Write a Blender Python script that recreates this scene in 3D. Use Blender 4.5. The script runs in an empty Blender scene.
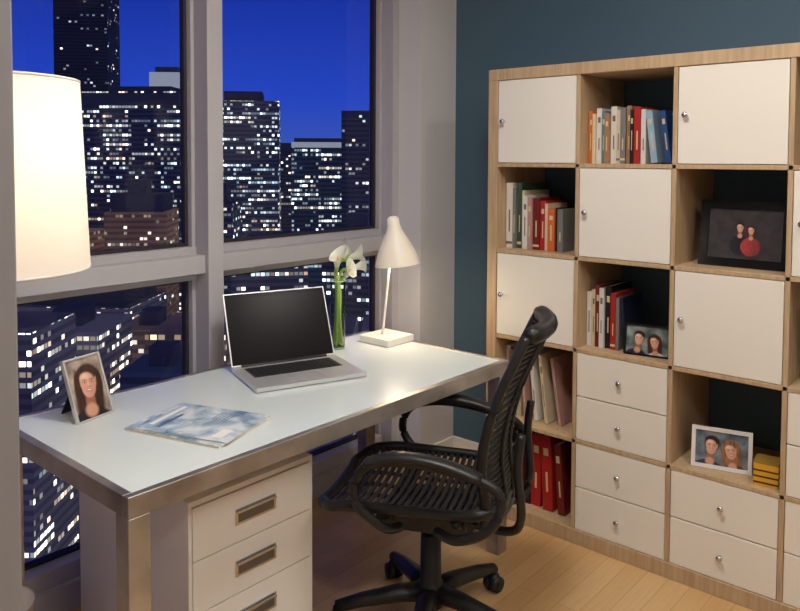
import bpy, math, random
from mathutils import Matrix, Vector, Euler, noise
random.seed(7)
scene = bpy.context.scene
try:
    scene.view_settings.view_transform = 'Standard'
except Exception as e:
    print(e)

# ------------------------------------------------------------------ materials
MC = {}
def mat(name, col, rough=0.5, metal=0.0, emit=None, es=0.0, coat=0.0, bump=0.0, bscale=40, var=0.0, trans=0.0, ior=1.45, spec=None):
    if name in MC: return MC[name]
    m = bpy.data.materials.new(name); m.use_nodes = True
    nt = m.node_tree; b = nt.nodes['Principled BSDF']
    b.inputs['Base Color'].default_value = (*col, 1)
    b.inputs['Roughness'].default_value = rough
    b.inputs['Metallic'].default_value = metal
    b.inputs['IOR'].default_value = ior
    if spec is not None: b.inputs['Specular IOR Level'].default_value = spec
    if coat: b.inputs['Coat Weight'].default_value = coat
    if trans: b.inputs['Transmission Weight'].default_value = trans
    if emit:
        b.inputs['Emission Color'].default_value = (*emit, 1); b.inputs['Emission Strength'].default_value = es
    tc = nt.nodes.new('ShaderNodeTexCoord')
    nz = nt.nodes.new('ShaderNodeTexNoise'); nz.inputs['Scale'].default_value = bscale; nz.inputs['Detail'].default_value = 4
    nt.links.new(tc.outputs['Object'], nz.inputs['Vector'])
    if var:
        mx = nt.nodes.new('ShaderNodeMix'); mx.data_type = 'RGBA'
        mx.inputs[6].default_value = (*[c*(1-var) for c in col], 1); mx.inputs[7].default_value = (*[min(1, c*(1+var)) for c in col], 1)
        nt.links.new(nz.outputs['Fac'], mx.inputs[0]); nt.links.new(mx.outputs[2], b.inputs['Base Color'])
    if bump:
        bp = nt.nodes.new('ShaderNodeBump'); bp.inputs['Strength'].default_value = bump; bp.inputs['Distance'].default_value = 0.002
        nt.links.new(nz.outputs['Fac'], bp.inputs['Height']); nt.links.new(bp.outputs['Normal'], b.inputs['Normal'])
    MC[name] = m
    return m

def srgb(r, g, b):
    f = lambda c: (c/255/12.92) if c/255 <= 0.04045 else ((c/255+0.055)/1.055)**2.4
    return (f(r), f(g), f(b))

def wood_mat(name, c1, c2, axis=2, scale=6, stretch=14):
    m = bpy.data.materials.new(name); m.use_nodes = True; nt = m.node_tree; b = nt.nodes['Principled BSDF']
    tc = nt.nodes.new('ShaderNodeTexCoord'); mp = nt.nodes.new('ShaderNodeMapping')
    s = [stretch]*3; s[axis] = 1.0; mp.inputs['Scale'].default_value = s
    nz = nt.nodes.new('ShaderNodeTexNoise'); nz.inputs['Scale'].default_value = scale; nz.inputs['Detail'].default_value = 6
    cr = nt.nodes.new('ShaderNodeValToRGB'); cr.color_ramp.elements[0].position = .3; cr.color_ramp.elements[1].position = .7
    cr.color_ramp.elements[0].color = (*c1, 1); cr.color_ramp.elements[1].color = (*c2, 1)
    nt.links.new(tc.outputs['Object'], mp.inputs['Vector']); nt.links.new(mp.outputs[0], nz.inputs['Vector'])
    nt.links.new(nz.outputs['Fac'], cr.inputs[0]); nt.links.new(cr.outputs[0], b.inputs['Base Color'])
    b.inputs['Roughness'].default_value = .45
    return m

def floor_mat():
    m = bpy.data.materials.new('floor_planks'); m.use_nodes = True; nt = m.node_tree; b = nt.nodes['Principled BSDF']
    tc = nt.nodes.new('ShaderNodeTexCoord'); mp = nt.nodes.new('ShaderNodeMapping')
    nt.links.new(tc.outputs['Object'], mp.inputs['Vector'])
    br = nt.nodes.new('ShaderNodeTexBrick'); br.inputs['Scale'].default_value = 1
    br.inputs['Brick Width'].default_value = 1.1; br.inputs['Row Height'].default_value = .075; br.inputs['Mortar Size'].default_value = .0007
    br.inputs['Color1'].default_value = (*srgb(222, 184, 132), 1); br.inputs['Color2'].default_value = (*srgb(210, 168, 114), 1)
    br.inputs['Mortar'].default_value = (*srgb(160, 120, 78), 1); br.offset = .37
    nt.links.new(mp.outputs[0], br.inputs['Vector'])
    mp2 = nt.nodes.new('ShaderNodeMapping'); mp2.inputs['Scale'].default_value = (1.5, 30, 1)
    nt.links.new(tc.outputs['Object'], mp2.inputs['Vector'])
    nz = nt.nodes.new('ShaderNodeTexNoise'); nz.inputs['Scale'].default_value = 4; nz.inputs['Detail'].default_value = 6
    nt.links.new(mp2.outputs[0], nz.inputs['Vector'])
    mx = nt.nodes.new('ShaderNodeMix'); mx.data_type = 'RGBA'; mx.blend_type = 'MULTIPLY'; mx.inputs[0].default_value = .28
    nt.links.new(br.outputs['Color'], mx.inputs[6]); nt.links.new(nz.outputs['Fac'], mx.inputs[7])
    nt.links.new(mx.outputs[2], b.inputs['Base Color'])
    b.inputs['Roughness'].default_value = .3
    return m

def steel_mat():
    m = bpy.data.materials.new('brushed_steel'); m.use_nodes = True; nt = m.node_tree; b = nt.nodes['Principled BSDF']
    tc = nt.nodes.new('ShaderNodeTexCoord')
    nz = nt.nodes.new('ShaderNodeTexNoise'); nz.inputs['Scale'].default_value = 5; nz.inputs['Detail'].default_value = 5
    nt.links.new(tc.outputs['Object'], nz.inputs['Vector'])
    cr = nt.nodes.new('ShaderNodeValToRGB'); cr.color_ramp.elements[0].color = (.25, .225, .20, 1); cr.color_ramp.elements[1].color = (.60, .56, .52, 1)
    cr.color_ramp.elements[0].position = .3; cr.color_ramp.elements[1].position = .7
    nt.links.new(nz.outputs['Fac'], cr.inputs[0]); nt.links.new(cr.outputs[0], b.inputs['Base Color'])
    b.inputs['Metallic'].default_value = .75; b.inputs['Roughness'].default_value = .38
    return m

def thin_glass(name, tint, ior=1.35, rough=.02):
    m = bpy.data.materials.new(name); m.use_nodes = True; nt = m.node_tree
    nt.nodes.remove(nt.nodes['Principled BSDF']); out = nt.nodes['Material Output']
    tr = nt.nodes.new('ShaderNodeBsdfTransparent'); tr.inputs[0].default_value = (*tint, 1)
    gl = nt.nodes.new('ShaderNodeBsdfGlossy'); gl.inputs['Roughness'].default_value = rough
    fr = nt.nodes.new('ShaderNodeFresnel'); fr.inputs[0].default_value = ior
    mx = nt.nodes.new('ShaderNodeMixShader')
    nt.links.new(fr.outputs[0], mx.inputs[0]); nt.links.new(tr.outputs[0], mx.inputs[1]); nt.links.new(gl.outputs[0], mx.inputs[2])
    nt.links.new(mx.outputs[0], out.inputs[0])
    return m

def building_mat(name, base, dens, wx, wz, strength, seed, warm=.5, glow=.010):
    m = bpy.data.materials.new(name); m.use_nodes = True; nt = m.node_tree; b = nt.nodes['Principled BSDF']
    N = nt.nodes.new; L = nt.links.new
    def M(op, a, bb=None, clamp=False):
        n = N('ShaderNodeMath'); n.operation = op; n.use_clamp = clamp
        for i, v in enumerate((a, bb)):
            if v is None: continue
            if isinstance(v, (int, float)): n.inputs[i].default_value = v
            else: L(v, n.inputs[i])
        return n.outputs[0]
    tc = N('ShaderNodeTexCoord'); sp = N('ShaderNodeSeparateXYZ'); sn = N('ShaderNodeSeparateXYZ')
    L(tc.outputs['Object'], sp.inputs[0]); L(tc.outputs['Normal'], sn.inputs[0])
    ax = M('ABSOLUTE', sn.outputs[0]); ay = M('ABSOLUTE', sn.outputs[1]); az = M('ABSOLUTE', sn.outputs[2])
    u = M('ADD', M('MULTIPLY', sp.outputs[0], ay), M('MULTIPLY', sp.outputs[1], ax))
    uu = M('DIVIDE', u, wx); vv = M('DIVIDE', sp.outputs[2], wz)
    cu = M('FLOOR', uu); cv = M('FLOOR', vv); fu = M('FRACT', uu); fv = M('FRACT', vv)
    side = M('LESS_THAN', az, .5)
    mask = M('MULTIPLY', M('MULTIPLY', M('GREATER_THAN', fu, .1), M('LESS_THAN', fu, .9)), M('MULTIPLY', M('GREATER_THAN', fv, .3), M('LESS_THAN', fv, .78)))
    mask = M('MULTIPLY', mask, side)
    cx = N('ShaderNodeCombineXYZ'); L(cu, cx.inputs[0]); L(cv, cx.inputs[1]); L(M('ADD', M('MULTIPLY', ax, 17.0), float(seed)), cx.inputs[2])
    wn = N('ShaderNodeTexWhiteNoise'); L(cx.outputs[0], wn.inputs[0])
    cx2 = N('ShaderNodeCombineXYZ'); L(M('FLOOR', M('DIVIDE', uu, 9.0)), cx2.inputs[0]); L(cv, cx2.inputs[1]); cx2.inputs[2].default_value = seed+3.3
    wn2 = N('ShaderNodeTexWhiteNoise'); L(cx2.outputs[0], wn2.inputs[0])
    thr = M('MULTIPLY', M('POWER', wn2.outputs[0], 1.8), dens*2.6)
    lit = M('LESS_THAN', wn.outputs[0], thr)
    sc = N('ShaderNodeSeparateColor'); L(wn.outputs['Color'], sc.inputs[0])
    bri = M('ADD', M('MULTIPLY', M('POWER', sc.outputs[1], 4.0), 1.2), .08)
    sc2 = N('ShaderNodeSeparateColor'); L(wn2.outputs['Color'], sc2.inputs[0])
    bri = M('MULTIPLY', bri, M('ADD', sc2.outputs[1], .35))
    st = M('MULTIPLY', M('MULTIPLY', mask, lit), M('MULTIPLY', bri, strength*1.6))
    cr = N('ShaderNodeValToRGB'); e = cr.color_ramp.elements
    e[0].color = (.5, .78, 1, 1); e[1].color = (1, .62, .32, 1); e[0].position = 0; e[1].position = 1
    k = cr.color_ramp.elements.new(max(.05, min(.95, 1-warm))); k.color = (.96, .95, .84, 1)
    L(M('ADD', M('MULTIPLY', sc.outputs[2], .4), M('MULTIPLY', sc2.outputs[2], .6)), cr.inputs[0])
    em = N('ShaderNodeEmission'); L(cr.outputs[0], em.inputs[0]); L(st, em.inputs[1])
    band = M('ADD', M('MULTIPLY', M('MULTIPLY', M('GREATER_THAN', fv, .3), M('LESS_THAN', fv, .78)), -.45), 1.0)
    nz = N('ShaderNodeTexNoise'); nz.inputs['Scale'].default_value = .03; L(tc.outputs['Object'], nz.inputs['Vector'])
    # window rows are darker bands; a faint emission paints ambient glow on facades
    mx = N('ShaderNodeMix'); mx.data_type = 'RGBA'; mx.inputs[6].default_value = (0, 0, 0, 1); mx.inputs[7].default_value = (*base, 1); L(band, mx.inputs[0])
    L(mx.outputs[2], b.inputs['Base Color']); b.inputs['Roughness'].default_value = .8
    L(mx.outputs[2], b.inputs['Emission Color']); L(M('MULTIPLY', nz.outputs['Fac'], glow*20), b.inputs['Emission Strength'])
    ad = N('ShaderNodeAddShader'); L(b.outputs[0], ad.inputs[0]); L(em.outputs[0], ad.inputs[1]); L(ad.outputs[0], nt.nodes['Material Output'].inputs[0])
    return m

# ------------------------------------------------------------------ mesh builder
class B:
    def __init__(s, M=None):
        s.v = []; s.f = []; s.mi = []; s.sm = []; s.mats = []; s.M = M or Matrix()
    def add(s, vs, fs, m, smooth=False):
        if m not in s.mats: s.mats.append(m)
        k = s.mats.index(m); o = len(s.v)
        s.v += [tuple(s.M @ Vector(p)) for p in vs]
        for f in fs:
            s.f.append([i+o for i in f]); s.mi.append(k); s.sm.append(smooth)
    def box(s, c, d, m, rot=None):
        R = rot if rot is not None else Matrix.Identity(3)
        vs = []
        for sx in (-.5, .5):
            for sy in (-.5, .5):
                for sz in (-.5, .5):
                    vs.append(Vector(c)+R @ Vector((sx*d[0], sy*d[1], sz*d[2])))
        s.add(vs, [(0, 1, 3, 2), (4, 6, 7, 5), (0, 4, 5, 1), (2, 3, 7, 6), (0, 2, 6, 4), (1, 5, 7, 3)], m)
    def bx(s, a, b, m):
        s.box([(a[i]+b[i])/2 for i in range(3)], [abs(b[i]-a[i]) for i in range(3)], m)
    def tube(s, pts, r, m, n=10, flat=1.0, up=(0, 0, 1), closed=False, caps=True):
        pts = [Vector(p) for p in pts]; K = len(pts)
        rr = r if isinstance(r, (list, tuple)) else [r]*K
        vs = []; fs = []
        for i, p in enumerate(pts):
            if closed: t = pts[(i+1) % K]-pts[i-1]
            else: t = pts[min(i+1, K-1)]-pts[max(i-1, 0)]
            t.normalize()
            u = Vector(up)
            if abs(t.dot(u)) > .95: u = Vector((1, 0, 0)) if abs(t.x) < .8 else Vector((0, 1, 0))
            a = t.cross(u).normalized(); b = a.cross(t).normalized()
            for j in range(n):
                q = 2*math.pi*j/n
                vs.append(p+a*math.cos(q)*rr[i]+b*math.sin(q)*rr[i]*flat)
        for i in range(K if closed else K-1):
            for j in range(n):
                i2 = (i+1) % K
                fs.append((i*n+j, i*n+(j+1) % n, i2*n+(j+1) % n, i2*n+j))
        if caps and not closed:
            fs.append(tuple(range(n))[::-1]); fs.append(tuple((K-1)*n+j for j in range(n)))
        s.add(vs, fs, m, True)
    def cyl(s, p0, p1, r0, r1, m, n=24):
        s.tube([p0, p1], [r0, r1], m, n=n)
    def lathe(s, prof, m, c=(0, 0, 0), n=40, R=None):
        vs = []; fs = []; R = R or Matrix.Identity(3)
        for (r, z) in prof:
            for j in range(n):
                q = 2*math.pi*j/n
                vs.append(Vector(c)+R @ Vector((r*math.cos(q), r*math.sin(q), z)))
        for i in range(len(prof)-1):
            for j in range(n):
                fs.append((i*n+j, i*n+(j+1) % n, (i+1)*n+(j+1) % n, (i+1)*n+j))
        s.add(vs, fs, m, True)
    def poly(s, pts, m):
        s.add(pts, [tuple(range(len(pts)))], m)
    def grid(s, fn, nu, nv, m, closeu=False):
        vs = [fn(i/(nu if closeu else nu-1) if nu > 1 else 0, j/(nv-1)) for j in range(nv) for i in range(nu)]
        fs = []
        for j in range(nv-1):
            for i in range(nu if closeu else nu-1):
                fs.append((j*nu+i, j*nu+(i+1) % nu, (j+1)*nu+(i+1) % nu, (j+1)*nu+i))
        s.add(vs, fs, m, True)
    def make(s, name, loc=(0, 0, 0), rot=(0, 0, 0), bevel=0, seg=2, parent=None, scale=1):
        me = bpy.data.meshes.new(name); me.from_pydata(s.v, [], s.f)
        for m in s.mats: me.materials.append(m)
        for i, p in enumerate(me.polygons):
            p.material_index = s.mi[i]; p.use_smooth = s.sm[i]
        me.validate(); me.update()
        o = bpy.data.objects.new(name, me); scene.collection.objects.link(o)
        o.location = loc; o.rotation_euler = rot; o.scale = (scale,)*3
        if bevel:
            md = o.modifiers.new('bevel', 'BEVEL'); md.width = bevel; md.segments = seg; md.limit_method = 'ANGLE'; md.angle_limit = math.radians(50)
            md.harden_normals = False
        if parent: o.parent = parent
        return o

def smooth(pts, k=6, closed=False):
    P = [Vector(p) for p in pts]; n = len(P); out = []
    rng = range(n) if closed else range(n-1)
    for i in rng:
        if closed: a, b, c, d = P[i-1], P[i], P[(i+1) % n], P[(i+2) % n]
        else: a, b, c, d = P[max(i-1, 0)], P[i], P[i+1], P[min(i+2, n-1)]
        for j in range(k):
            t = j/k
            out.append(.5*((2*b)+(c-a)*t+(2*a-5*b+4*c-d)*t*t+(3*b-a-3*c+d)*t**3))
    if not closed: out.append(P[-1])
    return out

# common mats
m_white = mat('white_lacquer', srgb(234, 231, 226), .4, var=.02, bscale=3)
m_cream = mat('white_door_front', srgb(234, 229, 218), .45, var=.02, bscale=3)
m_wood = wood_mat('birch_veneer', srgb(176, 148, 114), srgb(196, 170, 134))
m_steel = steel_mat()
m_chrome = mat('satin_chrome', (.62, .62, .62), .25, 1)
m_dark = mat('black_plastic', (.012, .012, .013), .4, bump=.1, bscale=200)
m_blackmesh = mat('black_webbing', (.018, .016, .016), .45)
m_blackg = mat('black_gloss', (.006, .006, .007), .15, spec=.35)
m_frame = mat('window_frame_paint', srgb(184, 182, 186), .5, var=.03, bscale=4)
m_gasket = mat('dark_gasket', srgb(50, 44, 48), .6)
m_wallw = mat('white_wall_paint', srgb(212, 211, 212), .8, bump=.1, bscale=150)
m_ceil = mat('ceiling_paint', srgb(232, 230, 228), .9, bump=.1, bscale=100)
m_walld = mat('slate_blue_paint', srgb(74, 100, 118), .75, bump=.15, bscale=150, var=.03)
m_glass = thin_glass('window_glass', (.95, .97, .99))

# ------------------------------------------------------------------ room shell
XW = 2.985; YG = 2.47; CH = 2.7; XL = -1.6; YB = -2.2
PX = 2.715
b = B(); b.bx((XL, YB, -.1), (XW+.1, 2.55, 0), floor_mat()); b.make('floor')
b = B(); b.bx((XL, YB, CH), (XW+.1, 2.55, CH+.1), m_ceil); b.make('ceiling')
b = B(); b.bx((XW, YB, 0), (XW+.1, 2.55, CH), m_walld); b.make('wall_right')
b = B(); b.bx((XL-.1, YB-.1, 0), (XL, 2.55, CH), m_wallw); b.make('wall_left')
b = B(); b.bx((XL, YB-.1, 0), (XW+.1, YB, CH), m_wallw); b.make('wall_back')
b = B(); b.bx((XL, 2.38, 0), (PX, 2.55, .09), m_frame); b.bx((XL, 2.36, 2.5), (PX, 2.55, CH), m_frame); b.make('wall_window')
b = B(); b.bx((PX, 2.225, 0), (XW, 2.55, CH), m_wallw); b.make('wall_corner_pier')
b = B(); b.bx((XW-.014, -2.2, 0), (XW, 2.22, .1), m_white); b.make('baseboard_right', bevel=.003)
b = B(); b.bx((PX-.005, 2.211, 0), (XW-.014, 2.225, .1), m_white); b.make('baseboard_pier', bevel=.003)
m_col = mat('grey_column_paint', srgb(142, 140, 142), .6, var=.03, bscale=5)
b = B(); b.bx((.385, 1.25, 0), (.504, 1.36, CH), m_col); b.make('column_post', bevel=.004)

mull = [2.68, 1.66, .64, -.36, -1.36]
for i in range(4):
    xr = mull[i]; xl = mull[i+1]
    b = B()
    b.bx((xl-.034, 2.345, .09), (xl+.034, 2.46, 2.5), m_frame)
    b.bx((xl-.048, 2.43, .09), (xl+.048, 2.50, 2.5), m_frame)
    if i == 0:
        b.bx((2.67, 2.36, .09), (PX, 2.5, 2.5), m_frame)
        b.bx((2.655, 2.43, .09), (2.67, 2.5, 2.5), m_frame)
    b.bx((xl+.034, 2.365, 1.055), (xr-.010 if i == 0 else xr-.034, 2.46, 1.122), m_frame)
    b.bx((xl+.034, 2.42, 1.025), (xr-.034, 2.50, 1.15), m_frame)
    b.bx((xl+.034, 2.40, .09), (xr-.034, 2.50, .15), m_frame)
    b.bx((xl+.034, 2.42, 2.44), (xr-.034, 2.50, 2.5), m_frame)
    for z0, z1 in ((.15, 1.025), (1.15, 2.44)):
        x0 = xl+.048; x1 = xr-.048 if i else 2.655
        g = .012
        b.bx((x0, 2.455, z0), (x0+g, 2.485, z1), m_gasket); b.bx((x1-g, 2.455, z0), (x1, 2.485, z1), m_gasket)
        b.bx((x0+g, 2.455, z0), (x1-g, 2.485, z0+g), m_gasket); b.bx((x0+g, 2.455, z1-g), (x1-g, 2.485, z1), m_gasket)
        b.add([(x0, YG, z0), (x1, YG, z0), (x1, YG, z1), (x0, YG, z1)], [(0, 1, 2, 3)], m_glass)
    b.make('window_%d' % (i+1), bevel=.002)

# ------------------------------------------------------------------ bookshelf
SX = 2.59; SY = 1.762; ST = .045; CW = .337; CWY = .353; DV = .016; SD = .39; SH = 5*CW+4*DV+2*ST; SWD = 5*CWY+4*DV+2*ST; Z0 = .012
P = CW+DV; PY = CWY+DV
def cellY(c): return SY-ST-c*PY
def cellZ(r): return Z0+SH-ST-r*P-CW
b = B()
b.bx((SX, SY-SWD, Z0+SH-ST), (SX+SD, SY, Z0+SH), m_wood); b.bx((SX, SY-SWD, Z0-.012), (SX+SD, SY, Z0+ST), m_wood)
b.bx((SX, SY-ST, Z0+ST), (SX+SD, SY, Z0+SH-ST), m_wood); b.bx((SX, SY-SWD, Z0+ST), (SX+SD, SY-SWD+ST, Z0+SH-ST), m_wood)
for i in range(1, 5):
    y = SY-ST-i*PY+DV
    b.bx((SX+.003, y-DV, Z0+ST), (SX+SD, y, Z0+SH-ST), m_wood)
    z = Z0+SH-ST-i*P+DV
    b.bx((SX+.003, SY-SWD+ST, z-DV), (SX+SD, SY-ST, z), m_wood)
def knob(b, x, y, z):
    R = Matrix.Rotation(-math.pi/2, 3, 'Y')
    b.lathe([(0.0045, 0), (.0045, .012), (.010, .016), (.011, .021), (.007, .025), (0.0001, .026)], m_chrome, (x, y, z), 16, R)
doors = [(0, 0), (2, 0), (1, 1), (3, 1), (0, 2), (2, 2), (4, 0), (4, 2)]
drws = [(1, 3), (1, 4), (2, 4), (3, 3), (3, 4), (4, 4)]
for c, r in doors:
    y = cellY(c); z = cellZ(r); g = .002
    b.bx((SX+.004, y-CWY+g, z+g), (SX+.022, y-g, z+CW-g), m_cream)
    b.bx((SX+.024, y-CWY+.01, z+.01), (SX+.36, y-CWY+.02, z+CW-.01), m_cream)
    knob(b, SX+.006, y-.03, z+CW/2)
for c, r in drws:
    y = cellY(c); z = cellZ(r); g = .002
    for k in (0, 1):
        za = z+g+k*(CW/2); zb = za+CW/2-g-.002
        b.bx((SX+.004, y-CWY+g, za), (SX+.022, y-g, zb), m_cream)
        b.bx((SX+.024, y-CWY+.012, za+.01), (SX+.34, y-.012, zb-.02), m_cream)
        knob(b, SX+.006, y-CWY/2, (za+zb)/2)
b.make('bookshelf', bevel=.0015, seg=1)

# ------------------------------------------------------------------ books
cols = {k: mat('book_'+k, srgb(*v), .5, var=.12, bscale=25) for k, v in dict(
    white=(214, 210, 204), cream=(206, 192, 160), red=(168, 34, 30), dkred=(110, 28, 26), orange=(206, 104, 44), blue=(36, 74, 130), navy=(22, 30, 54),
    black=(24, 22, 24), grey=(120, 118, 116), green=(60, 84, 66), teal=(90, 130, 140), tan=(160, 120, 84), pink=(176, 138, 128), ltblue=(150, 178, 200)).items()}
m_page = mat('book_pages', srgb(228, 218, 196), .8, bump=.3, bscale=300)
m_lab = mat('book_spine_label', srgb(215, 195, 145), .5)
m_lab2 = mat('book_spine_print', srgb(110, 100, 96), .5)
def books(name, c, r, specs, xf=SX+.07, y0=None):
    """specs: (thickness, height, depth, colour, lean degrees)"""
    b = B(); y = (y0 if y0 is not None else cellY(c)-.004); z = cellZ(r)+.0005
    for t, h, d, co, lean in specs:
        m = cols[co]
        a = math.radians(lean)
        if lean: y -= h*math.sin(a)
        R = Matrix.Rotation(-a, 3, 'X')
        org = Vector((xf+random.uniform(-.008, .012), y, z+(t*math.sin(a) if lean else 0)))
        def bb(x0, x1, y0_, y1_, z0_, z1_, mm):
            cpt = Vector(((x0+x1)/2, (y0_+y1_)/2, (z0_+z1_)/2))
            b.box(org+R @ cpt, (x1-x0, abs(y1_-y0_), z1_-z0_), mm, R)
        cv = min(.003, t*.15)
        bb(0, d, -cv, 0, 0, h, m); bb(0, d, -t, -t+cv, 0, h, m); bb(0, .003, -t+cv, -cv, 0, h, m)
        bb(.003, d-.004, -t+cv, -cv, .003, h-.004, m_page)
        if t > .013:
            lm = m_lab if co not in ('white', 'cream') else m_lab2
            k = random.random()
            if k < .5: bb(-.0006, 0, -t*.75, -t*.25, h*.74, h*.84, lm)
            bb(-.0006, 0, -t*.6, -t*.4, h*.25, h*random.uniform(.45, .65), lm)
            if k > .7: bb(-.0006, 0, -t*.98, -t*.02, h*.06, h*.1, lm)
        y -= (t*math.cos(a) if lean else t)+.0012
    return b.make(name)
books('books', 1, 0, [(.016, .2, .15, 'orange', 0), (.012, .19, .15, 'cream', 0), (.02, .21, .16, 'white', 0), (.014, .2, .15, 'teal', 0), (.018, .19, .15, 'tan', 0), (.022, .215, .16, 'white', 0), (.016, .2, .15, 'cream', 0),
       (.02, .205, .15, 'grey', 0), (.018, .215, .15, 'tan', 0), (.014, .2, .15, 'black', 0), (.024, .21, .16, 'red', 0), (.018, .2, .15, 'white', 0), (.024, .19, .15, 'ltblue', 7), (.020, .19, .15, 'blue', 8), (.01, .18, .15, 'white', 9)])
books('books', 0, 1, [(.030, .27, .2, 'white', 0), (.014, .25, .2, 'grey', 0), (.02, .27, .2, 'green', 0), (.012, .24, .2, 'cream', 0), (.022, .22, .17, 'white', 0), (.018, .21, .17, 'pink', 0), (.03, .21, .17, 'dkred', 0),
       (.024, .2, .16, 'red', 0), (.012, .19, .16, 'cream', 0), (.03, .17, .15, 'orange', 0), (.012, .175, .15, 'black', 0), (.024, .17, .15, 'grey', 0)])
books('books', 1, 2, [(.018, .21, .17, 'white', 0), (.014, .22, .17, 'cream', 0), (.02, .24, .17, 'dkred', 0), (.018, .23, .17, 'white', 0), (.024, .24, .18, 'black', 0), (.02, .215, .17, 'red', 0), (.012, .20, .17, 'grey', 0), (.012, .2, .17, 'navy', 5)])
books('magazines', 0, 3, [(.02, .29, .22, 'white', 0), (.016, .28, .22, 'tan', 0), (.012, .28, .22, 'grey', 0), (.02, .275, .21, 'cream', 0), (.014, .28, .21, 'pink', 5), (.016, .28, .21, 'white', 6), (.014, .275, .21, 'cream', 7), (.012, .27, .21, 'pink', 9)])
books('binders', 0, 4, [(.03, .27, .26, 'green', 0), (.03, .28, .26, 'black', 0), (.035, .29, .27, 'dkred', 0), (.03, .29, .27, 'black', 0), (.045, .3, .27, 'red', 0), (.045, .3, .27, 'red', 3), (.03, .28, .25, 'dkred', 5)])
books('books', 3, 0, [(.03, .25, .2, 'black', 0), (.025, .24, .2, 'dkred', 0), (.03, .22, .2, 'tan', 0), (.02, .24, .2, 'navy', 0)], y0=cellY(3)-.12)
books('books', 3, 2, [(.03, .25, .2, 'blue', 0), (.025, .24, .2, 'white', 0), (.03, .22, .2, 'cream', 0)], y0=cellY(3)-.12)

# ------------------------------------------------------------------ framed photos (prints are coloured meshes, one colour per vertex)
p_white = mat('paper_white', srgb(238, 236, 232), .4); p_black = mat('frame_backing', srgb(14, 14, 18), .3)
m_print = bpy.data.materials.new('photo_print'); m_print.use_nodes = True
_n = m_print.node_tree; _a = _n.nodes.new('ShaderNodeVertexColor'); _a.layer_name = 'print'
_n.links.new(_a.outputs[0], _n.nodes['Principled BSDF'].inputs['Base Color']); _n.nodes['Principled BSDF'].inputs['Roughness'].default_value = .28
def lerp(a, b, t): return tuple(a[i]*(1-t)+b[i]*t for i in range(3))
def ea(x, y, cx, cy, rx, ry, soft):
    d = (math.hypot((x-cx)/rx, (y-cy)/ry)-1)*min(rx, ry)
    t = max(0, min(1, .5-d/soft)); return t*t*(3-2*t)
def paint_person(c, x, y, P):
    px, py, s, hair, cloth, long_, lean = P
    X, Y = (x-px)/s, (y-py)/s
    X, Y = X*math.cos(lean)+Y*math.sin(lean), -X*math.sin(lean)+Y*math.cos(lean)
    n1 = noise.noise(Vector((X*9, Y*2.5, px*50))); n2 = noise.noise(Vector((X*3, Y*3, 7+px*30)))
    sh = 1+.25*n2
    hc = tuple(v*(1+.7*n1+.35*(-X)) for v in hair)
    if long_:
        c = lerp(c, hc, ea(X, Y, 0, -.1, .56, .80, .12)); c = lerp(c, hc, ea(X, Y, .28, -.75, .30, .6, .2)); c = lerp(c, hc, ea(X, Y, -.3, -.7, .30, .6, .2))
    t = ea(X, Y, 0, -2.0, 1.15, 1.15, .15); c = lerp(c, tuple(v*sh*(1-.25*X) for v in cloth), t)
    skin = srgb(228, 176, 150); dk = srgb(160, 100, 80)
    c = lerp(c, dk, ea(X, Y, 0, -.62, .2, .36, .12)); c = lerp(c, lerp(skin, dk, .4), ea(X, Y, 0, -.95, .26, .24, .15))
    if not long_: c = lerp(c, hc, ea(X, Y, 0, .14, .43, .5, .08))
    fc = lerp(skin, dk, max(0, min(1, .25+.55*X-.18*Y)))
    fc = lerp(fc, srgb(250, 214, 190), ea(X, Y, -.12, .24, .16, .12, .2)*.6)
    fc = lerp(fc, srgb(224, 140, 122), (ea(X, Y, -.2, -.14, .09, .08, .14)+ea(X, Y, .2, -.14, .09, .08, .14))*.45)
    for q in (-1, 1):
        fc = lerp(fc, dk, ea(X, Y, q*.15, .05, .1, .06, .1)*.55)
        fc = lerp(fc, srgb(232, 224, 218), ea(X, Y, q*.15, .035, .05, .018, .03)*.7)
        fc = lerp(fc, (.02, .015, .012), ea(X, Y, q*.15, .035, .024, .024, .03))
        fc = lerp(fc, hair, ea(X, Y, q*.155, .125, .09, .014, .03)*.7)
    fc = lerp(fc, srgb(250, 216, 194), ea(X, Y, -.01, -.04, .025, .1, .05)*.5)
    fc = lerp(fc, dk, ea(X, Y, .02, -.13, .07, .02, .05)*.6)
    fc = lerp(fc, srgb(176, 84, 80), ea(X, Y, 0, -.255, .14, .048, .04)*.85)
    fc = lerp(fc, srgb(240, 234, 226), ea(X, Y, 0, -.248, .10, .02, .03))
    c = lerp(c, fc, max(ea(X, Y, 0, .08, .36, .42, .06), ea(X, Y, 0, -.14, .29, .38, .06)))
    top = ea(X, Y, 0, .36, .42, .26, .08)*(1-ea(X, Y, -.06, .14, .30, .24, .10))
    c = lerp(c, hc, top)
    if long_:
        for q in (-1, 1): c = lerp(c, hc, ea(X, Y, q*.46, -.1, .13, .55, .08))
    return c
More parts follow.
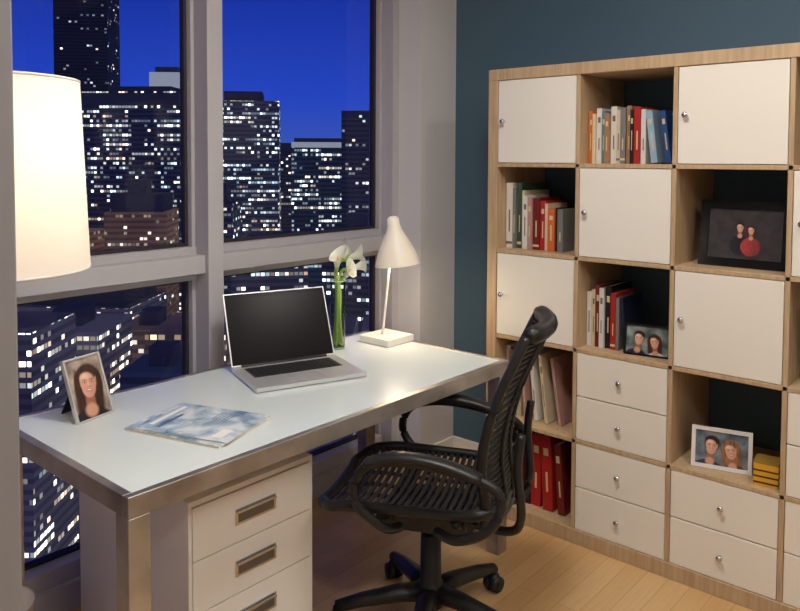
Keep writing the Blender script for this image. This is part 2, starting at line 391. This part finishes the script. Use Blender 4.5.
def photo_frame(name, w, h, fw, fm, bg, people, loc, yaw, tilt, mount=0, mm=None):
    """local: x right, z up, faces -y. loc = bottom centre"""
    R = Matrix.Rotation(math.radians(yaw), 4, 'Z')
    T = Matrix.Translation(loc) @ R @ Matrix.Rotation(-math.radians(tilt), 4, 'X')
    b = B(T)
    d = .012
    b.bx((-w/2, 0, 0), (-w/2+fw, d, h), fm); b.bx((w/2-fw, 0, 0), (w/2, d, h), fm)
    b.bx((-w/2+fw, 0, 0), (w/2-fw, d, fw), fm); b.bx((-w/2+fw, 0, h-fw), (w/2-fw, d, h), fm)
    b.bx((-w/2+fw*.5, .0075, fw*.5), (w/2-fw*.5, d+.003, h-fw*.5), p_black)
    iw, ih = w-2*fw-2*mount, h-2*fw-2*mount
    if mount: b.add([(-w/2+fw, .0068, fw), (w/2-fw, .0068, fw), (w/2-fw, .0068, h-fw), (-w/2+fw, .0068, h-fw)], [(0, 1, 2, 3)], mm or p_white)
    b.M = Matrix.Translation(loc) @ R
    ty = math.sin(math.radians(tilt))*h*.7; tz = math.cos(math.radians(tilt))*h*.7
    b.add([(-.02, ty+.014, tz), (.02, ty+.014, tz), (.025, ty+.05+h*.12, 0.001), (-.025, ty+.05+h*.12, 0.001),
           (-.02, ty+.018, tz), (.02, ty+.018, tz), (.025, ty+.054+h*.12, 0.001), (-.025, ty+.054+h*.12, 0.001)],
          [(0, 1, 2, 3), (7, 6, 5, 4), (0, 4, 5, 1), (2, 6, 7, 3), (1, 5, 6, 2), (0, 3, 7, 4)], p_black)
    fr = b.make(name)
    st = .0011; nx = int(iw/st)+2; ny = int(ih/st)+2
    g = B(T @ Matrix.Translation((0, .006, h/2)) @ Matrix.Rotation(math.pi/2, 4, 'X'))
    pos = []
    def fn(u, v):
        p = ((u-.5)*iw, (v-.5)*ih); pos.append(p); return (p[0], p[1], 0)
    g.grid(fn, nx, ny, m_print)
    o = g.make('print', parent=fr)
    att = o.data.color_attributes.new('print', 'FLOAT_COLOR', 'POINT')
    for i, (x, y) in enumerate(pos):
        n = noise.noise(Vector((x*30, y*30, w*10))); n3 = noise.noise(Vector((x*90, y*90, w*20)))
        c = lerp(bg[0], bg[1], max(0, min(1, .5+.9*n+.3*n3)))
        for P_ in people: c = paint_person(c, x, y, P_)
        att.data[i].color = (max(0, c[0]), max(0, c[1]), max(0, c[2]), 1)
    return fr
hB = srgb(62, 38, 28); hL = srgb(140, 98, 62); hD = srgb(34, 24, 22)
m_silver = mat('silver_frame', (.74, .73, .72), .25, .5)
DZ = .731
photo_frame('framed_portrait', .128, .185, .006, m_silver, (srgb(196, 176, 160), srgb(130, 112, 104)), [(0.006, .012, .082, hB, srgb(30, 30, 38), True, -.12)], (1.042, 2.055, DZ+.001), 14, 20)
photo_frame('framed_photo', .30, .23, .03, m_blackg, (srgb(40, 38, 42), srgb(66, 62, 64)), [(-.016, .022, .030, hD, srgb(26, 28, 40), False, 0), (.020, .014, .028, hB, srgb(150, 54, 52), True, 0)],
            (SX+.1, cellY(2)-.195, cellZ(1)+.001), -90, 8)
photo_frame('framed_photo', .165, .115, .007, p_black, (srgb(70, 84, 84), srgb(150, 160, 156)), [(-.03, .004, .044, hD, srgb(36, 40, 58), False, -.12), (.026, -.004, .044, hB, srgb(214, 214, 216), True, .1)],
            (SX+.06, cellY(1)-.250, cellZ(2)+.001), -80, 10)
photo_frame('framed_photo', .195, .14, .013, mat('white_frame', srgb(225, 220, 216), .35), (srgb(64, 78, 96), srgb(128, 138, 146)), [(-.032, .006, .055, hD, srgb(40, 44, 66), False, -.1), (.030, -.002, .054, hL, srgb(60, 52, 60), True, .12)],
            (SX+.07, cellY(2)-.150, cellZ(3)+.001), -76, 10)
b = B(); my = mat('yellow_box_card', srgb(214, 160, 40), .5, var=.1); mk = mat('box_stripe', srgb(70, 50, 30), .5)
b.box((0, 0, .0375), (.08, .075, .075), my)
for z in (.012, .032, .052): b.box((0, 0, z), (.0806, .0756, .006), mk)
b.box((0, 0, .0768), (.082, .077, .004), mat('box_lid', srgb(150, 120, 50), .5))
b.make('gift_box', (SX+.07, cellY(2)-.300, cellZ(3)+.0005), (0, 0, .12))

# ------------------------------------------------------------------ desk
DX0, DX1, DY0, DY1 = .836, 2.375, 1.515, 2.25
m_top = mat('frosted_white_glass', srgb(218, 228, 230), .22, coat=.3, var=.015, bscale=2)
b = B(); t = .05; lw = .055
b.bx((DX0, DY0, DZ-t), (DX1, DY0+.022, DZ), m_steel); b.bx((DX0, DY1-.022, DZ-t), (DX1, DY1, DZ), m_steel)
b.bx((DX0, DY0+.022, DZ-t), (DX0+.022, DY1-.022, DZ), m_steel); b.bx((DX1-.022, DY0+.022, DZ-t), (DX1, DY1-.022, DZ), m_steel)
b.bx((DX0+.022, DY0+.022, DZ-.02), (DX1-.022, DY1-.022, DZ-.0005), m_top)
b.bx((DX0+.022, DY0+.022, DZ-t), (DX1-.022, DY1-.022, DZ-.022), m_white)
for x in (DX0, DX1-lw):
    for y in (DY0, DY1-lw):
        b.bx((x, y, 0), (x+lw, y+lw, DZ-t), m_steel)
b.make('desk', bevel=.0015, seg=1)

# drawer pedestal
b = B(); m_hd = mat('handle_brushed_metal', srgb(112, 110, 108), .35, .6)
px0, px1, py0, py1 = 1.075, 1.505, 1.645, 2.24
b.bx((px0, py0+.018, .04), (px1, py1, .595), m_white)
zs = [(.435, .577), (.292, .432), (.045, .289)]
b.bx((px0, py0+.003, .58), (px1, py0+.018, .595), m_white)
for z0, z1 in zs:
    b.bx((px0+.012, py0, z0), (px1-.012, py0+.017, z1), m_white)
    xc = (px0+px1)/2; zc = (z0+z1)/2 if z1-z0 < .2 else z1-.07
    b.bx((xc-.07, py0-.004, zc-.022), (xc+.07, py0, zc+.022), m_chrome)
    b.bx((xc-.062, py0-.005, zc-.016), (xc+.062, py0-.0035, zc+.014), m_hd)
    b.bx((xc-.066, py0-.012, zc+.012), (xc+.066, py0-.004, zc+.018), m_chrome)
b.bx((px0, py0+.003, .04), (px0+.011, py0+.018, .58), m_white); b.bx((px1-.011, py0+.003, .04), (px1, py0+.018, .58), m_white)
for x in (px0+.05, px1-.05):
    for y in (py0+.07, py1-.05):
        b.cyl((x-.012, y, .022), (x+.012, y, .022), .022, .022, m_dark, 16); b.cyl((x, y, .03), (x, y, .045), .01, .01, m_chrome, 12)
b.make('drawer_pedestal', bevel=.002)

b = B(); b.lathe([(0.001, .004), (.08, .004), (.098, .29), (.102, .295), (.094, .29), (.076, .01), (.001, .01)], mat('bin_white', srgb(220, 212, 204), .4), n=40); b.make('wastebasket', (.760, 2.08, 0))

# ------------------------------------------------------------------ laptop
m_alu = mat('aluminium', (.74, .74, .75), .35, .6); m_scr = mat('laptop_screen', (.012, .011, .012), .22, spec=.12); m_key = mat('keycap', (.02, .02, .022), .5)
m_bez = mat('laptop_bezel', (.008, .008, .009), .25, spec=.15)
lap = Vector((1.722, 1.955, DZ+.001)); yawl = math.atan2(-.126, .352)
b = B(); W, D = .364, .25
b.bx((-W/2, -D/2, .002), (W/2, D/2, .014), m_alu)
b.bx((-.150, -.015, .0135), (.150, .095, .0144), mat('key_well', (.05, .05, .055), .5))
for r in range(6):
    for c in range(14):
        if r == 0 and 4 <= c <= 8:
            if c == 4: b.bx((-.056+.0, -.012, .0144), (.045, .002, .0158), m_key)
            continue
        x = -.142+c*.0204; y = -.012+r*.018
        b.bx((x, y, .0144), (x+.0168, y+.0145, .0158), m_key)
b.bx((-.052, -.105, .0138), (.052, -.03, .0144), mat('trackpad', (.55, .55, .56), .4, .4))
b.cyl((-.15, D/2-.004, .015), (.15, D/2-.004, .015), .006, .006, m_dark, 12)
for x in (-.15, .15):
    for y in (-.1, .1): b.cyl((x, y, 0), (x, y, .003), .008, .008, m_dark, 12)
a = math.radians(24); H = .243
b.M = Matrix.Translation((0, D/2-.002, .016)) @ Matrix.Rotation(-a, 4, 'X')
b.bx((-W/2, 0, 0), (W/2, .005, H), m_alu)
b.bx((-W/2+.004, -.001, .004), (W/2-.004, 0.0002, H-.004), m_bez)
b.bx((-W/2+.016, -.0014, .02), (W/2-.016, -.0009, H-.016), m_scr)
b.make('laptop', lap, (0, 0, yawl), bevel=.001, seg=2, scale=1.085)

# magazines on the desk
def cover_mat():
    m = bpy.data.materials.new('magazine_cover'); m.use_nodes = True; nt = m.node_tree; bs = nt.nodes['Principled BSDF']
    tc = nt.nodes.new('ShaderNodeTexCoord'); nz = nt.nodes.new('ShaderNodeTexNoise'); nz.inputs['Scale'].default_value = 14; nz.inputs['Detail'].default_value = 9; nz.inputs['Distortion'].default_value = .6
    cr = nt.nodes.new('ShaderNodeValToRGB'); e = cr.color_ramp.elements
    e[0].position = .34; e[0].color = (*srgb(104, 132, 164), 1); e[1].position = .62; e[1].color = (*srgb(222, 228, 234), 1)
    k = e.new(.47); k.color = (*srgb(168, 188, 206), 1)
    nt.links.new(tc.outputs['Object'], nz.inputs[0]); nt.links.new(nz.outputs['Fac'], cr.inputs[0]); nt.links.new(cr.outputs[0], bs.inputs['Base Color'])
    bs.inputs['Roughness'].default_value = .18; return m
mcov = cover_mat()
m_ink = mat('magazine_print', srgb(70, 96, 130), .3)
b = B()
b.box((0, 0, .003), (.32, .235, .005), m_page); b.box((0, 0, .0058), (.322, .237, .0006), mcov); b.box((0, 0, .0004), (.322, .237, .0006), p_white)
R = Matrix.Rotation(.07, 3, 'Z')
b.box((.012, .004, .0085), (.30, .225, .004), m_page, R); b.box((.012, .004, .0108), (.302, .227, .0006), mcov, R)
b.box((-.110, .004, .0112), (.035, .20, .0003), cols['ltblue'], R); b.box((-.110, .004, .0114), (.015, .16, .0002), p_white, R)
b.box((.12, -.05, .0112), (.03, .06, .0003), p_white, R)
for k in range(5):
    b.box((.02+k*.011, .058, .0112), (.004, .06-.008*(k % 3), .0002), m_ink, R)
b.box((-.075, -.03, .0112), (.010, .11, .0002), m_ink, R)
b.make('magazine', (1.205, 1.79, DZ+.0005), (0, 0, math.atan2(-.309, .093)))

# ------------------------------------------------------------------ vase with calla lilies
m_vg = thin_glass('vase_glass', (.94, .99, .94), 1.25, .03)
m_stem = mat('lily_stem', srgb(170, 205, 90), .4, var=.15); m_lily = mat('lily_petal', srgb(246, 248, 230), .4)
m_spad = mat('lily_spadix', srgb(225, 190, 60), .6); m_throat = mat('lily_throat', srgb(190, 214, 120), .5)
VX, VY = 2.075, 2.12
b = B()
b.lathe([(.0005, .001), (.028, .001), (.029, .270)], m_vg, (VX, VY, DZ), 32)
b.lathe([(.0275, .268), (.0285, .271), (.0298, .271), (.0295, .268)], mat('vase_rim', (.8, .88, .82), .1), (VX, VY, DZ), 32)
b.lathe([(.0005, .0015), (.027, .0015), (.027, .010), (.0005, .010)], mat('vase_foot', (.55, .72, .5), .1), (VX, VY, DZ), 32)
rx, ry = .655, -.756
def lily(base, bend, top, L, dirl, s=1.0, spin=0):
    pts = smooth([base, bend, Vector(top)-Vector(dirl).normalized()*.04, top], 8)
    b.tube(pts, .0058*s, m_stem, 8)
    dirv = Vector(dirl).normalized()
    q = dirv.to_track_quat('Z', 'Y').to_matrix().to_4x4()
    T = Matrix.Translation(top) @ q @ Matrix.Rotation(spin, 4, 'Z')
    def fn(u, v):
        th = 2*math.pi*u
        tip = (math.cos(th)*.5+.5)
        r = (.006+.011*v**.8+.015*v**5)*s
        z = L*(v*(.60+.40*tip**1.2))
        rr = r*(1+.35*tip*v**5)*(1-.45*tip*max(0, v-.8)*3)
        z -= .010*s*v**8*(1-tip)
        return T @ Vector((rr*math.cos(th), rr*math.sin(th)*.9, z))
    b.grid(lambda u, v: fn(u, v*.22), 28, 4, m_throat, True)
    b.grid(lambda u, v: fn(u, .22+v*.78), 28, 14, m_lily, True)
    b.tube([T @ Vector((0, 0, L*.1)), T @ Vector((0, 0, L*.62))], [.004, .003], m_spad, 8)
def off(l, f, z): return (VX+rx*l+.756*f, VY+ry*l+.655*f, DZ+z)
def dr(l, f, z): return (rx*l+.756*f, ry*l+.655*f, z)
lily(off(0, 0, .02), off(-.005, 0, .2), off(.028, .01, .350), .105, dr(.85, -.3, .45), 1.15, 2.6)
lily(off(-.01, .01, .02), off(-.005, 0, .2), off(.045, 0, .315), .095, dr(.9, -.35, .35), 1.1, 2.9)
lily(off(.01, -.01, .02), off(.0, -.005, .2), off(-.004, -.015, .315), .10, dr(.1, -.35, .95), 1.1, 0.3)
lily(off(.0, .012, .02), off(.008, 0, .2), off(.025, -.02, .285), .085, dr(.5, -.5, .7), 1.05, 2.0)
lily(off(.005, -.008, .02), off(.005, .005, .22), off(.008, .012, .345), .095, dr(.45, .2, .85), 1.1, 1.2)
for l0, f0 in ((-.014, -.010), (.014, .012), (-.004, -.02), (.016, -.012), (-.018, .006)):
    b.tube(smooth([off(l0, f0, .015), off(l0*.4, f0*.8, .15), off(l0*.2, f0*.5, .29)], 6), .0055, m_stem, 8)
b.make('vase_of_calla_lilies')

# ------------------------------------------------------------------ desk lamp
m_lw = mat('lamp_white_enamel', srgb(235, 230, 222), .35)
m_lsh = mat('lamp_shade_glow', srgb(236, 228, 214), .4, emit=(1, .82, .6), es=.10)
m_bulb = mat('bulb', (1, 1, 1), .3, emit=(1, .84, .6), es=10)
LX, LY = 2.288, 2.052
b = B()
b.bx((-.08, -.08, 0), (.08, .08, .028), m_lw)
b.tube(smooth([(-.012, .012, .028), (0, 0, .2), (.01, -.011, .36), (.016, -.016, .42)], 6), .0055, m_lw, 12)
Rz = Matrix.Rotation(math.radians(-6), 3, Vector((.756, .655, 0)))
sc_ = Vector((.030, -.033, .318))
prof = [(.094, 0), (.086, .03), (.07, .07), (.05, .11), (.034, .14), (.026, .165), (.024, .19), (.014, .2), (.0005, .202)]
b.lathe(prof, m_lsh, sc_, 40, Rz)
b.lathe([(r-.002 if r > .01 else r, z-(.0 if z < .18 else .004)) for r, z in prof], m_lsh, sc_, 40, Rz)
b.lathe([(.0005, .045), (.018, .052), (.026, .07), (.024, .09), (.012, .115), (.012, .14)], m_bulb, sc_, 20, Rz)
b.make('desk_lamp', (LX, LY, DZ+.0005), bevel=.002)
def light(name, typ, loc, e, col, **k):
    l = bpy.data.lights.new(name, typ); l.energy = e; l.color = col
    for a_, v in k.items(): setattr(l, a_, v)
    o = bpy.data.objects.new(name, l); scene.collection.objects.link(o); o.location = loc
    return o
light('desk_lamp_bulb_light', 'POINT', (LX+.030, LY-.033, DZ+.345), 4.6, (1, .79, .54), shadow_soft_size=.04)

# ------------------------------------------------------------------ floor lamp
def shade_mat():
    m = bpy.data.materials.new('fabric_shade_lit'); m.use_nodes = True; nt = m.node_tree; bs = nt.nodes['Principled BSDF']
    bs.inputs['Base Color'].default_value = (*srgb(236, 230, 220), 1); bs.inputs['Roughness'].default_value = .8
    tc = nt.nodes.new('ShaderNodeTexCoord'); nz = nt.nodes.new('ShaderNodeTexNoise'); nz.inputs['Scale'].default_value = 500
    bp = nt.nodes.new('ShaderNodeBump'); bp.inputs['Strength'].default_value = .2; bp.inputs['Distance'].default_value = .001
    nt.links.new(tc.outputs['Object'], nz.inputs[0]); nt.links.new(nz.outputs['Fac'], bp.inputs['Height']); nt.links.new(bp.outputs[0], bs.inputs['Normal'])
    tl = nt.nodes.new('ShaderNodeBsdfTranslucent'); tl.inputs[0].default_value = (.92, .84, .72, 1)
    mx = nt.nodes.new('ShaderNodeMixShader'); mx.inputs[0].default_value = .35
    bs.inputs['Emission Color'].default_value = (1, .92, .8, 1); bs.inputs['Emission Strength'].default_value = .16
    nt.links.new(bs.outputs[0], mx.inputs[1]); nt.links.new(tl.outputs[0], mx.inputs[2]); nt.links.new(mx.outputs[0], nt.nodes['Material Output'].inputs[0])
    return m
m_shade = shade_mat()
b = B(); FX, FY = .675, 1.80
b.lathe([(.203, 1.225), (.185, 1.66)], m_shade, (FX, FY, 0), 64)
b.lathe([(.202, 1.225), (.204, 1.225), (.204, 1.231), (.203, 1.231)], p_white, (FX, FY, 0), 64)
b.lathe([(.184, 1.66), (.186, 1.66), (.186, 1.654), (.185, 1.654)], p_white, (FX, FY, 0), 64)
b.cyl((FX, FY, .02), (FX, FY, 1.5), .011, .011, m_chrome, 16)
b.lathe([(.0005, .0), (.12, .0), (.12, .012), (.1, .02), (.015, .03), (.0005, .03)], m_chrome, (FX, FY, 0), 40)
for k in range(3):
    q = k*2.094; b.cyl((FX, FY, 1.64), (FX+.184*math.cos(q), FY+.184*math.sin(q), 1.65), .002, .002, m_chrome, 6)
b.lathe([(.0005, 1.38), (.02, 1.385), (.034, 1.42), (.03, 1.45), (.014, 1.49), (.014, 1.5)], m_bulb, (FX, FY, 0), 20)
b.make('floor_lamp')
light('floor_lamp_bulb_light', 'POINT', (FX, FY, 1.52), 3.4, (1, .86, .68), shadow_soft_size=.05)

# ------------------------------------------------------------------ office chair
b = B()
ribs = m_blackmesh
for k in range(5):
    a = math.radians(90+72*k+20); c, s_ = math.cos(a), math.sin(a)
    b.tube([(0.02*c, .02*s_, .115), (.1*c, .1*s_, .112), (.22*c, .22*s_, .095), (.30*c, .30*s_, .078)], [.036, .032, .026, .02], m_dark, 12, flat=.8)
    cx_, cy_ = .30*c, .30*s_
    b.cyl((cx_, cy_, .04), (cx_, cy_, .08), .009, .009, m_dark, 10)
    for q in (-1, 1):
        ox, oy = -s_*q, c*q
        b.cyl((cx_+ox*.006, cy_+oy*.006, .028), (cx_+ox*.026, cy_+oy*.026, .028), .028, .026, m_dark, 20)
    b.lathe([(.0005, .062), (.018, .058), (.024, .045), (.022, .036)], m_dark, (cx_, cy_, 0), 14)
b.lathe([(.0005, .07), (.04, .07), (.045, .1), (.04, .145), (.034, .15), (.032, .3), (.024, .305), (.018, .31), (.018, .4)], m_dark, n=24)
b.bx((-.09, -.15, .345), (.09, .13, .415), m_dark)
b.cyl((.06, .03, .385), (.24, .05, .38), .006, .006, m_dark, 8); b.cyl((.2, .047, .381), (.25, .051, .38), .011, .011, m_dark, 10)
def seat_pt(u, v):
    w = .24*(1-.12*(2*v-1)**4)*(.93+.09*v)
    y = -.24+.54*v
    z = .455+.02*u*u-.012*(1-u*u)*math.sin(v*math.pi) - .05*max(0, v-.75)**1.5*8*.5 + .02*max(0, .2-v)*3
    return Vector((u*w, y, z))
loop = []
for i in range(12): loop.append(seat_pt(-1, .08+.84*i/11))
for i in range(1, 9): loop.append(seat_pt(-1+2*i/9, 1.0))
for i in range(12): loop.append(seat_pt(1, .92-.84*i/11))
for i in range(1, 9): loop.append(seat_pt(1-2*i/9, 0))
b.tube(smooth(loop, 3, True), .016, m_dark, 10, closed=True)
for i in range(24):
    v = .03+.94*i/23
    b.tube([seat_pt(-1+2*j/14, v) for j in range(15)], .0082, ribs, 8, flat=.55)
for u in (-.75, -.35, 0, .35, .75):
    b.tube([seat_pt(u, j/14)-Vector((0, 0, .009)) for j in range(15)], .007, m_dark, 8)
b.bx((-.17, -.14, .405), (.17, -.10, .43), m_dark); b.bx((-.17, .08, .405), (.17, .12, .43), m_dark)
for y in (-.12, .1):
    for q in (-1, 1): b.tube([(q*.17, y, .42), (q*.235, y, .455)], .012, m_dark, 8)
ctr = smooth([(0, -.245, .44), (0, -.245, .52), (0, -.235, .60), (0, -.245, .70), (0, -.28, .82), (0, -.325, .92), (0, -.355, .985)], 6)
def back_pt(u, v):
    f = v*(len(ctr)-1); i = min(int(f), len(ctr)-2); p = ctr[i].lerp(ctr[i+1], f-i)
    w = .19+.035*math.sin(v*math.pi*.9)-.02*v
    return Vector((u*w, p.y+.045*u*u, p.z))
for sd in (-1, 1):
    b.tube([back_pt(sd, j/24) for j in range(25)], [.017-.004*j/24 for j in range(25)], m_dark, 10)
for i in range(27):
    v = .05+.9*i/26
    b.tube([back_pt(-1+2*j/12, v) for j in range(13)], .0075, ribs, 8, flat=.8)
for u in (-.5, 0, .5):
    b.tube([back_pt(u, .03+.95*j/20)-Vector((0, .009, 0)) for j in range(21)], .007, m_dark, 8)
b.tube([back_pt(-1+2*j/14, 1)+Vector((0, -.004, .004)) for j in range(15)], [.018]+[.026]*13+[.018], m_dark, 12)
b.tube([back_pt(-1+2*j/14, 0) for j in range(15)], .016, m_dark, 10)
for u in (-.35, .35):
    b.tube(smooth([(u*.2, -.1, .39), (u*.3, -.25, .39), (u*.4, -.295, .45), (u*.45, -.285, .6), (u*.45, -.295, .7)], 5), .013, m_dark, 10)
AZ = -.022
for sd in (-1, 1):
    x = sd*.275
    b.tube(smooth([(sd*.2, -.06, .41), (sd*.255, -.13, .42), (x, -.22, .47), (x, -.255, .55), (x, -.215, .62+AZ), (x, -.08, .65+AZ), (x, .04, .655+AZ), (x, .13, .63+AZ), (x, .165, .57+AZ), (x, .15, .49), (sd*.255, .08, .43), (sd*.2, .05, .41)], 6), .014, m_dark, 12)
    b.tube(smooth([(x, -.2, .632+AZ), (x, -.08, .664+AZ), (x, .04, .669+AZ), (x, .135, .64+AZ)], 6), [.02]+[.027]*17+[.02], m_dark, 12, flat=.55)
ch = b.make('office_chair', (1.825, 1.445, 0), (0, 0, math.atan2(.44, .898)))

# ------------------------------------------------------------------ ceiling fixtures (room light)
m_diff = mat('ceiling_lamp_diffuser', (1, 1, 1), .5, emit=(1, .94, .87), es=3)
for i, (x, y, e) in enumerate(((1.35, .9, 25), (.3, -.7, 24), (2.0, -.2, 12))):
    b = B(); b.lathe([(.0005, 0), (.16, 0), (.16, -.03), (.15, -.045), (.0005, -.05)], m_diff, n=40); b.make('ceiling_light', (x, y, CH))
    l = light('ceiling_light_source', 'AREA', (x, y, CH-.06), e, (1, .945, .875), shape='DISK', size=.4)

# ------------------------------------------------------------------ city outside
F2 = Vector((.756, .655)); R2 = Vector((.655, -.756)); rotz = math.atan2(-.756, .655); EZ = 1.48; GZ = -330
foot = []
def tower(name, t, lat, w, d, top, m, rot=0, extra=None):
    p = F2*(t+d/2)+R2*lat; foot.append((lat, t+d/2, .62*math.hypot(w, d)))
    b = B(); h = EZ+top-GZ
    b.bx((-w/2, -d/2, 0), (w/2, d/2, h), m)
    if extra: extra(b, w, d, h)
    return b.make(name, (p.x, p.y, GZ), (0, 0, rotz+math.radians(rot)))
bs_ = srgb(66, 70, 98)
bmA = building_mat('tower_lights_sparse', srgb(46, 46, 66), .07, 3.4, 4.0, 1.6, 1, .5)
bmB = building_mat('tower_lights_office', bs_, .48, 2.1, 3.0, 2.6, 2, .3)
bmC = building_mat('tower_lights_dense', srgb(76, 80, 106), .46, 2.1, 3.1, 2.6, 5, .3, .014)
bmD = building_mat('tower_lights_mixed', srgb(60, 72, 100), .52, 2.0, 3.3, 2.6, 8, .2, .013)
bmE = building_mat('tower_lights_dark', srgb(64, 66, 92), .2, 2.4, 3.3, 2.2, 11, .5, .012)
bmF = building_mat('tower_lights_warm', srgb(130, 98, 88), .3, 2.2, 3.2, 1.6, 14, .75, .022)
bmG = building_mat('city_block_lights', srgb(84, 82, 106), .42, 1.9, 2.6, 3.0, 21, .55, .022)
bmH = building_mat('city_block_lights_warm', srgb(112, 92, 92), .36, 2.3, 3.0, 2.6, 27, .8, .02)
bmI = building_mat('city_block_lights_cool', srgb(58, 70, 100), .5, 2.6, 3.4, 2.4, 33, .2, .016)
m_lit = mat('tower_lit_crown', srgb(120, 120, 130), .6, emit=(.75, .84, 1), es=.3, var=.3, bscale=.1)
navym = mat('tower_roof_plant', srgb(48, 50, 74), .8, emit=srgb(60, 62, 90), es=.12)  # weak emission paints ambient city glow onto these unlit roof boxes
def crown(b, w, d, h):
    b.bx((-w*.42, -d*.42, h), (w*.42, d*.42, h+10), navym); b.bx((-w*.2, -d*.2, h+10), (w*.1, d*.2, h+18), navym)
def taper(b, w, d, h):
    b.bx((-w*.3, -d*.3, h), (w*.3, d*.3, h+12), navym)
tower('skyscraper', 900, -384, 62, 55, 420, bmA, 6, crown)
tower('skyscraper', 480, -170, 64, 45, 43, bmB, -4, lambda b, w, d, h: (b.bx((-w*.3, -d*.3, h), (w*.35, d*.3, h+4), navym), b.bx((-w*.5, -d*.52, h-9), (w*.5, -d*.5, h-1), navym)))
tower('skyscraper', 800, -250, 34, 30, 72, bmE, 3, lambda b, w, d, h: (b.bx((-w*.5, -d*.5, h), (w*.5, d*.5, h+20), m_lit), b.bx((-w*.35, -d*.35, h+20), (w*.35, d*.35, h+26), navym)))
tower('skyscraper', 540, -110, 40, 40, 42, bmC, 8, lambda b, w, d, h: b.bx((-w*.48, -d*.4, h), (w*.2, d*.4, h+7), navym))
tower('skyscraper', 560, -63, 40, 40, 8, bmD, 6, lambda b, w, d, h: (b.bx((-w*.5, -d*.5, h+1), (w*.5, d*.5, h+5), m_lit), b.bx((-w*.45, -d*.45, h), (w*.45, d*.45, h+8), navym)))
tower('skyscraper', 520, -22, 34, 36, 31, bmE, -6, lambda b, w, d, h: b.bx((-w*.5, -d*.5, h), (w*.5, d*.5, h+3), navym))
tower('skyscraper', 720, -112, 26, 30, 4, bmE, 0, taper)
tower('skyscraper', 420, -150, 34, 34, -30, bmF, 5, crown)
tower('skyscraper', 400, -190, 36, 34, -40, bmF, -8, taper)
tower('skyscraper', 440, -112, 26, 30, -26, bmE, 3, taper)
tower('skyscraper', 330, -60, 34, 30, -46, bmC, 10, taper)
tower('skyscraper', 350, -18, 34, 30, -44, bmB, -8, crown)
tower('skyscraper', 300, -130, 46, 40, -60, bmG, -4, crown)
tower('skyscraper', 600, 60, 60, 50, 40, bmB, 4, crown)
tower('skyscraper', 520, -330, 60, 50, 60, bmC, 4, crown)
b = B(); rnd = random.Random(11); t = 190
while t < 2600:
    step = 30+t*.04; lat = -.95*t
    while lat < .45*t:
        w = rnd.uniform(.45, .8)*step; d = rnd.uniform(.45, .8)*step
        top = -t*rnd.uniform(.09, .30); top = max(top, GZ+rnd.uniform(8, 90)-EZ)
        if t > 1200: top = -t*rnd.uniform(.02, .06)
        elif t > 600: top = -t*rnd.uniform(.04, .10)
        top = min(top, -8)
        if t < 420: top = max(GZ+10, min(top, -t*.22))
        hit = any(math.hypot(lat-fl, t-ft) < fr+.6*math.hypot(w, d) for fl, ft, fr in foot)
        bm_ = rnd.choice((bmG, bmG, bmH, bmI))
        if not hit:
            b.bx((lat-w/2, t-d/2, 0), (lat+w/2, t+d/2, top+EZ-GZ), bm_)
            if rnd.random() < .5: b.bx((lat-w*.2, t-d*.2, top+EZ-GZ), (lat+w*.15, t+d*.2, top+EZ-GZ+5), navym)
        lat += step*rnd.uniform(.85, 1.15)
    t += step
b.make('city_blocks', (0, 0, GZ), (0, 0, rotz-math.pi*0))
m = bpy.data.materials.new('street_glow'); m.use_nodes = True; nt = m.node_tree; bs = nt.nodes['Principled BSDF']
bs.inputs['Base Color'].default_value = (.02, .02, .03, 1); bs.inputs['Roughness'].default_value = .9
tc = nt.nodes.new('ShaderNodeTexCoord'); vo = nt.nodes.new('ShaderNodeTexVoronoi'); vo.inputs['Scale'].default_value = .09
cr = nt.nodes.new('ShaderNodeValToRGB'); cr.color_ramp.elements[0].position = .08; cr.color_ramp.elements[0].color = (1, .55, .22, 1); cr.color_ramp.elements[1].position = .4; cr.color_ramp.elements[1].color = (.05, .03, .03, 1)
nt.links.new(tc.outputs['Object'], vo.inputs[0]); nt.links.new(vo.outputs['Distance'], cr.inputs[0]); nt.links.new(cr.outputs[0], bs.inputs['Emission Color']); bs.inputs['Emission Strength'].default_value = .9
b = B(); b.poly([(-4000, -4000, 0), (4000, -4000, 0), (4000, 4000, 0), (-4000, 4000, 0)], m); b.make('city_ground', (1500, 1500, GZ))

# dusk sky
w = bpy.data.worlds.new('dusk_sky'); scene.world = w; w.use_nodes = True; nt = w.node_tree; bg = nt.nodes['Background']
tc = nt.nodes.new('ShaderNodeTexCoord'); sp = nt.nodes.new('ShaderNodeSeparateXYZ'); cr = nt.nodes.new('ShaderNodeValToRGB'); e = cr.color_ramp.elements
e[0].position = 0; e[0].color = (*srgb(62, 90, 180), 1); e[1].position = .5; e[1].color = (*srgb(12, 26, 96), 1)
k = e.new(.08); k.color = (*srgb(38, 70, 192), 1); k = e.new(.2); k.color = (*srgb(26, 52, 164), 1)
nt.links.new(tc.outputs['Generated'], sp.inputs[0]); nt.links.new(sp.outputs[2], cr.inputs[0]); nt.links.new(cr.outputs[0], bg.inputs[0]); bg.inputs[1].default_value = 1.0

# ------------------------------------------------------------------ camera
cam = bpy.data.cameras.new('camera'); co = bpy.data.objects.new('camera', cam); scene.collection.objects.link(co)
cam.lens = 33.75; cam.sensor_width = 36; cam.clip_end = 9000; cam.clip_start = .05
cam.shift_y = -.141
Mc = Matrix.Rotation(math.radians(-49.1), 4, 'Z') @ Matrix.Rotation(math.radians(90-2.5), 4, 'X') @ Matrix.Rotation(math.radians(.25), 4, 'Z')
co.location = (0, 0, 1.48); co.rotation_euler = Mc.to_euler()
scene.camera = co
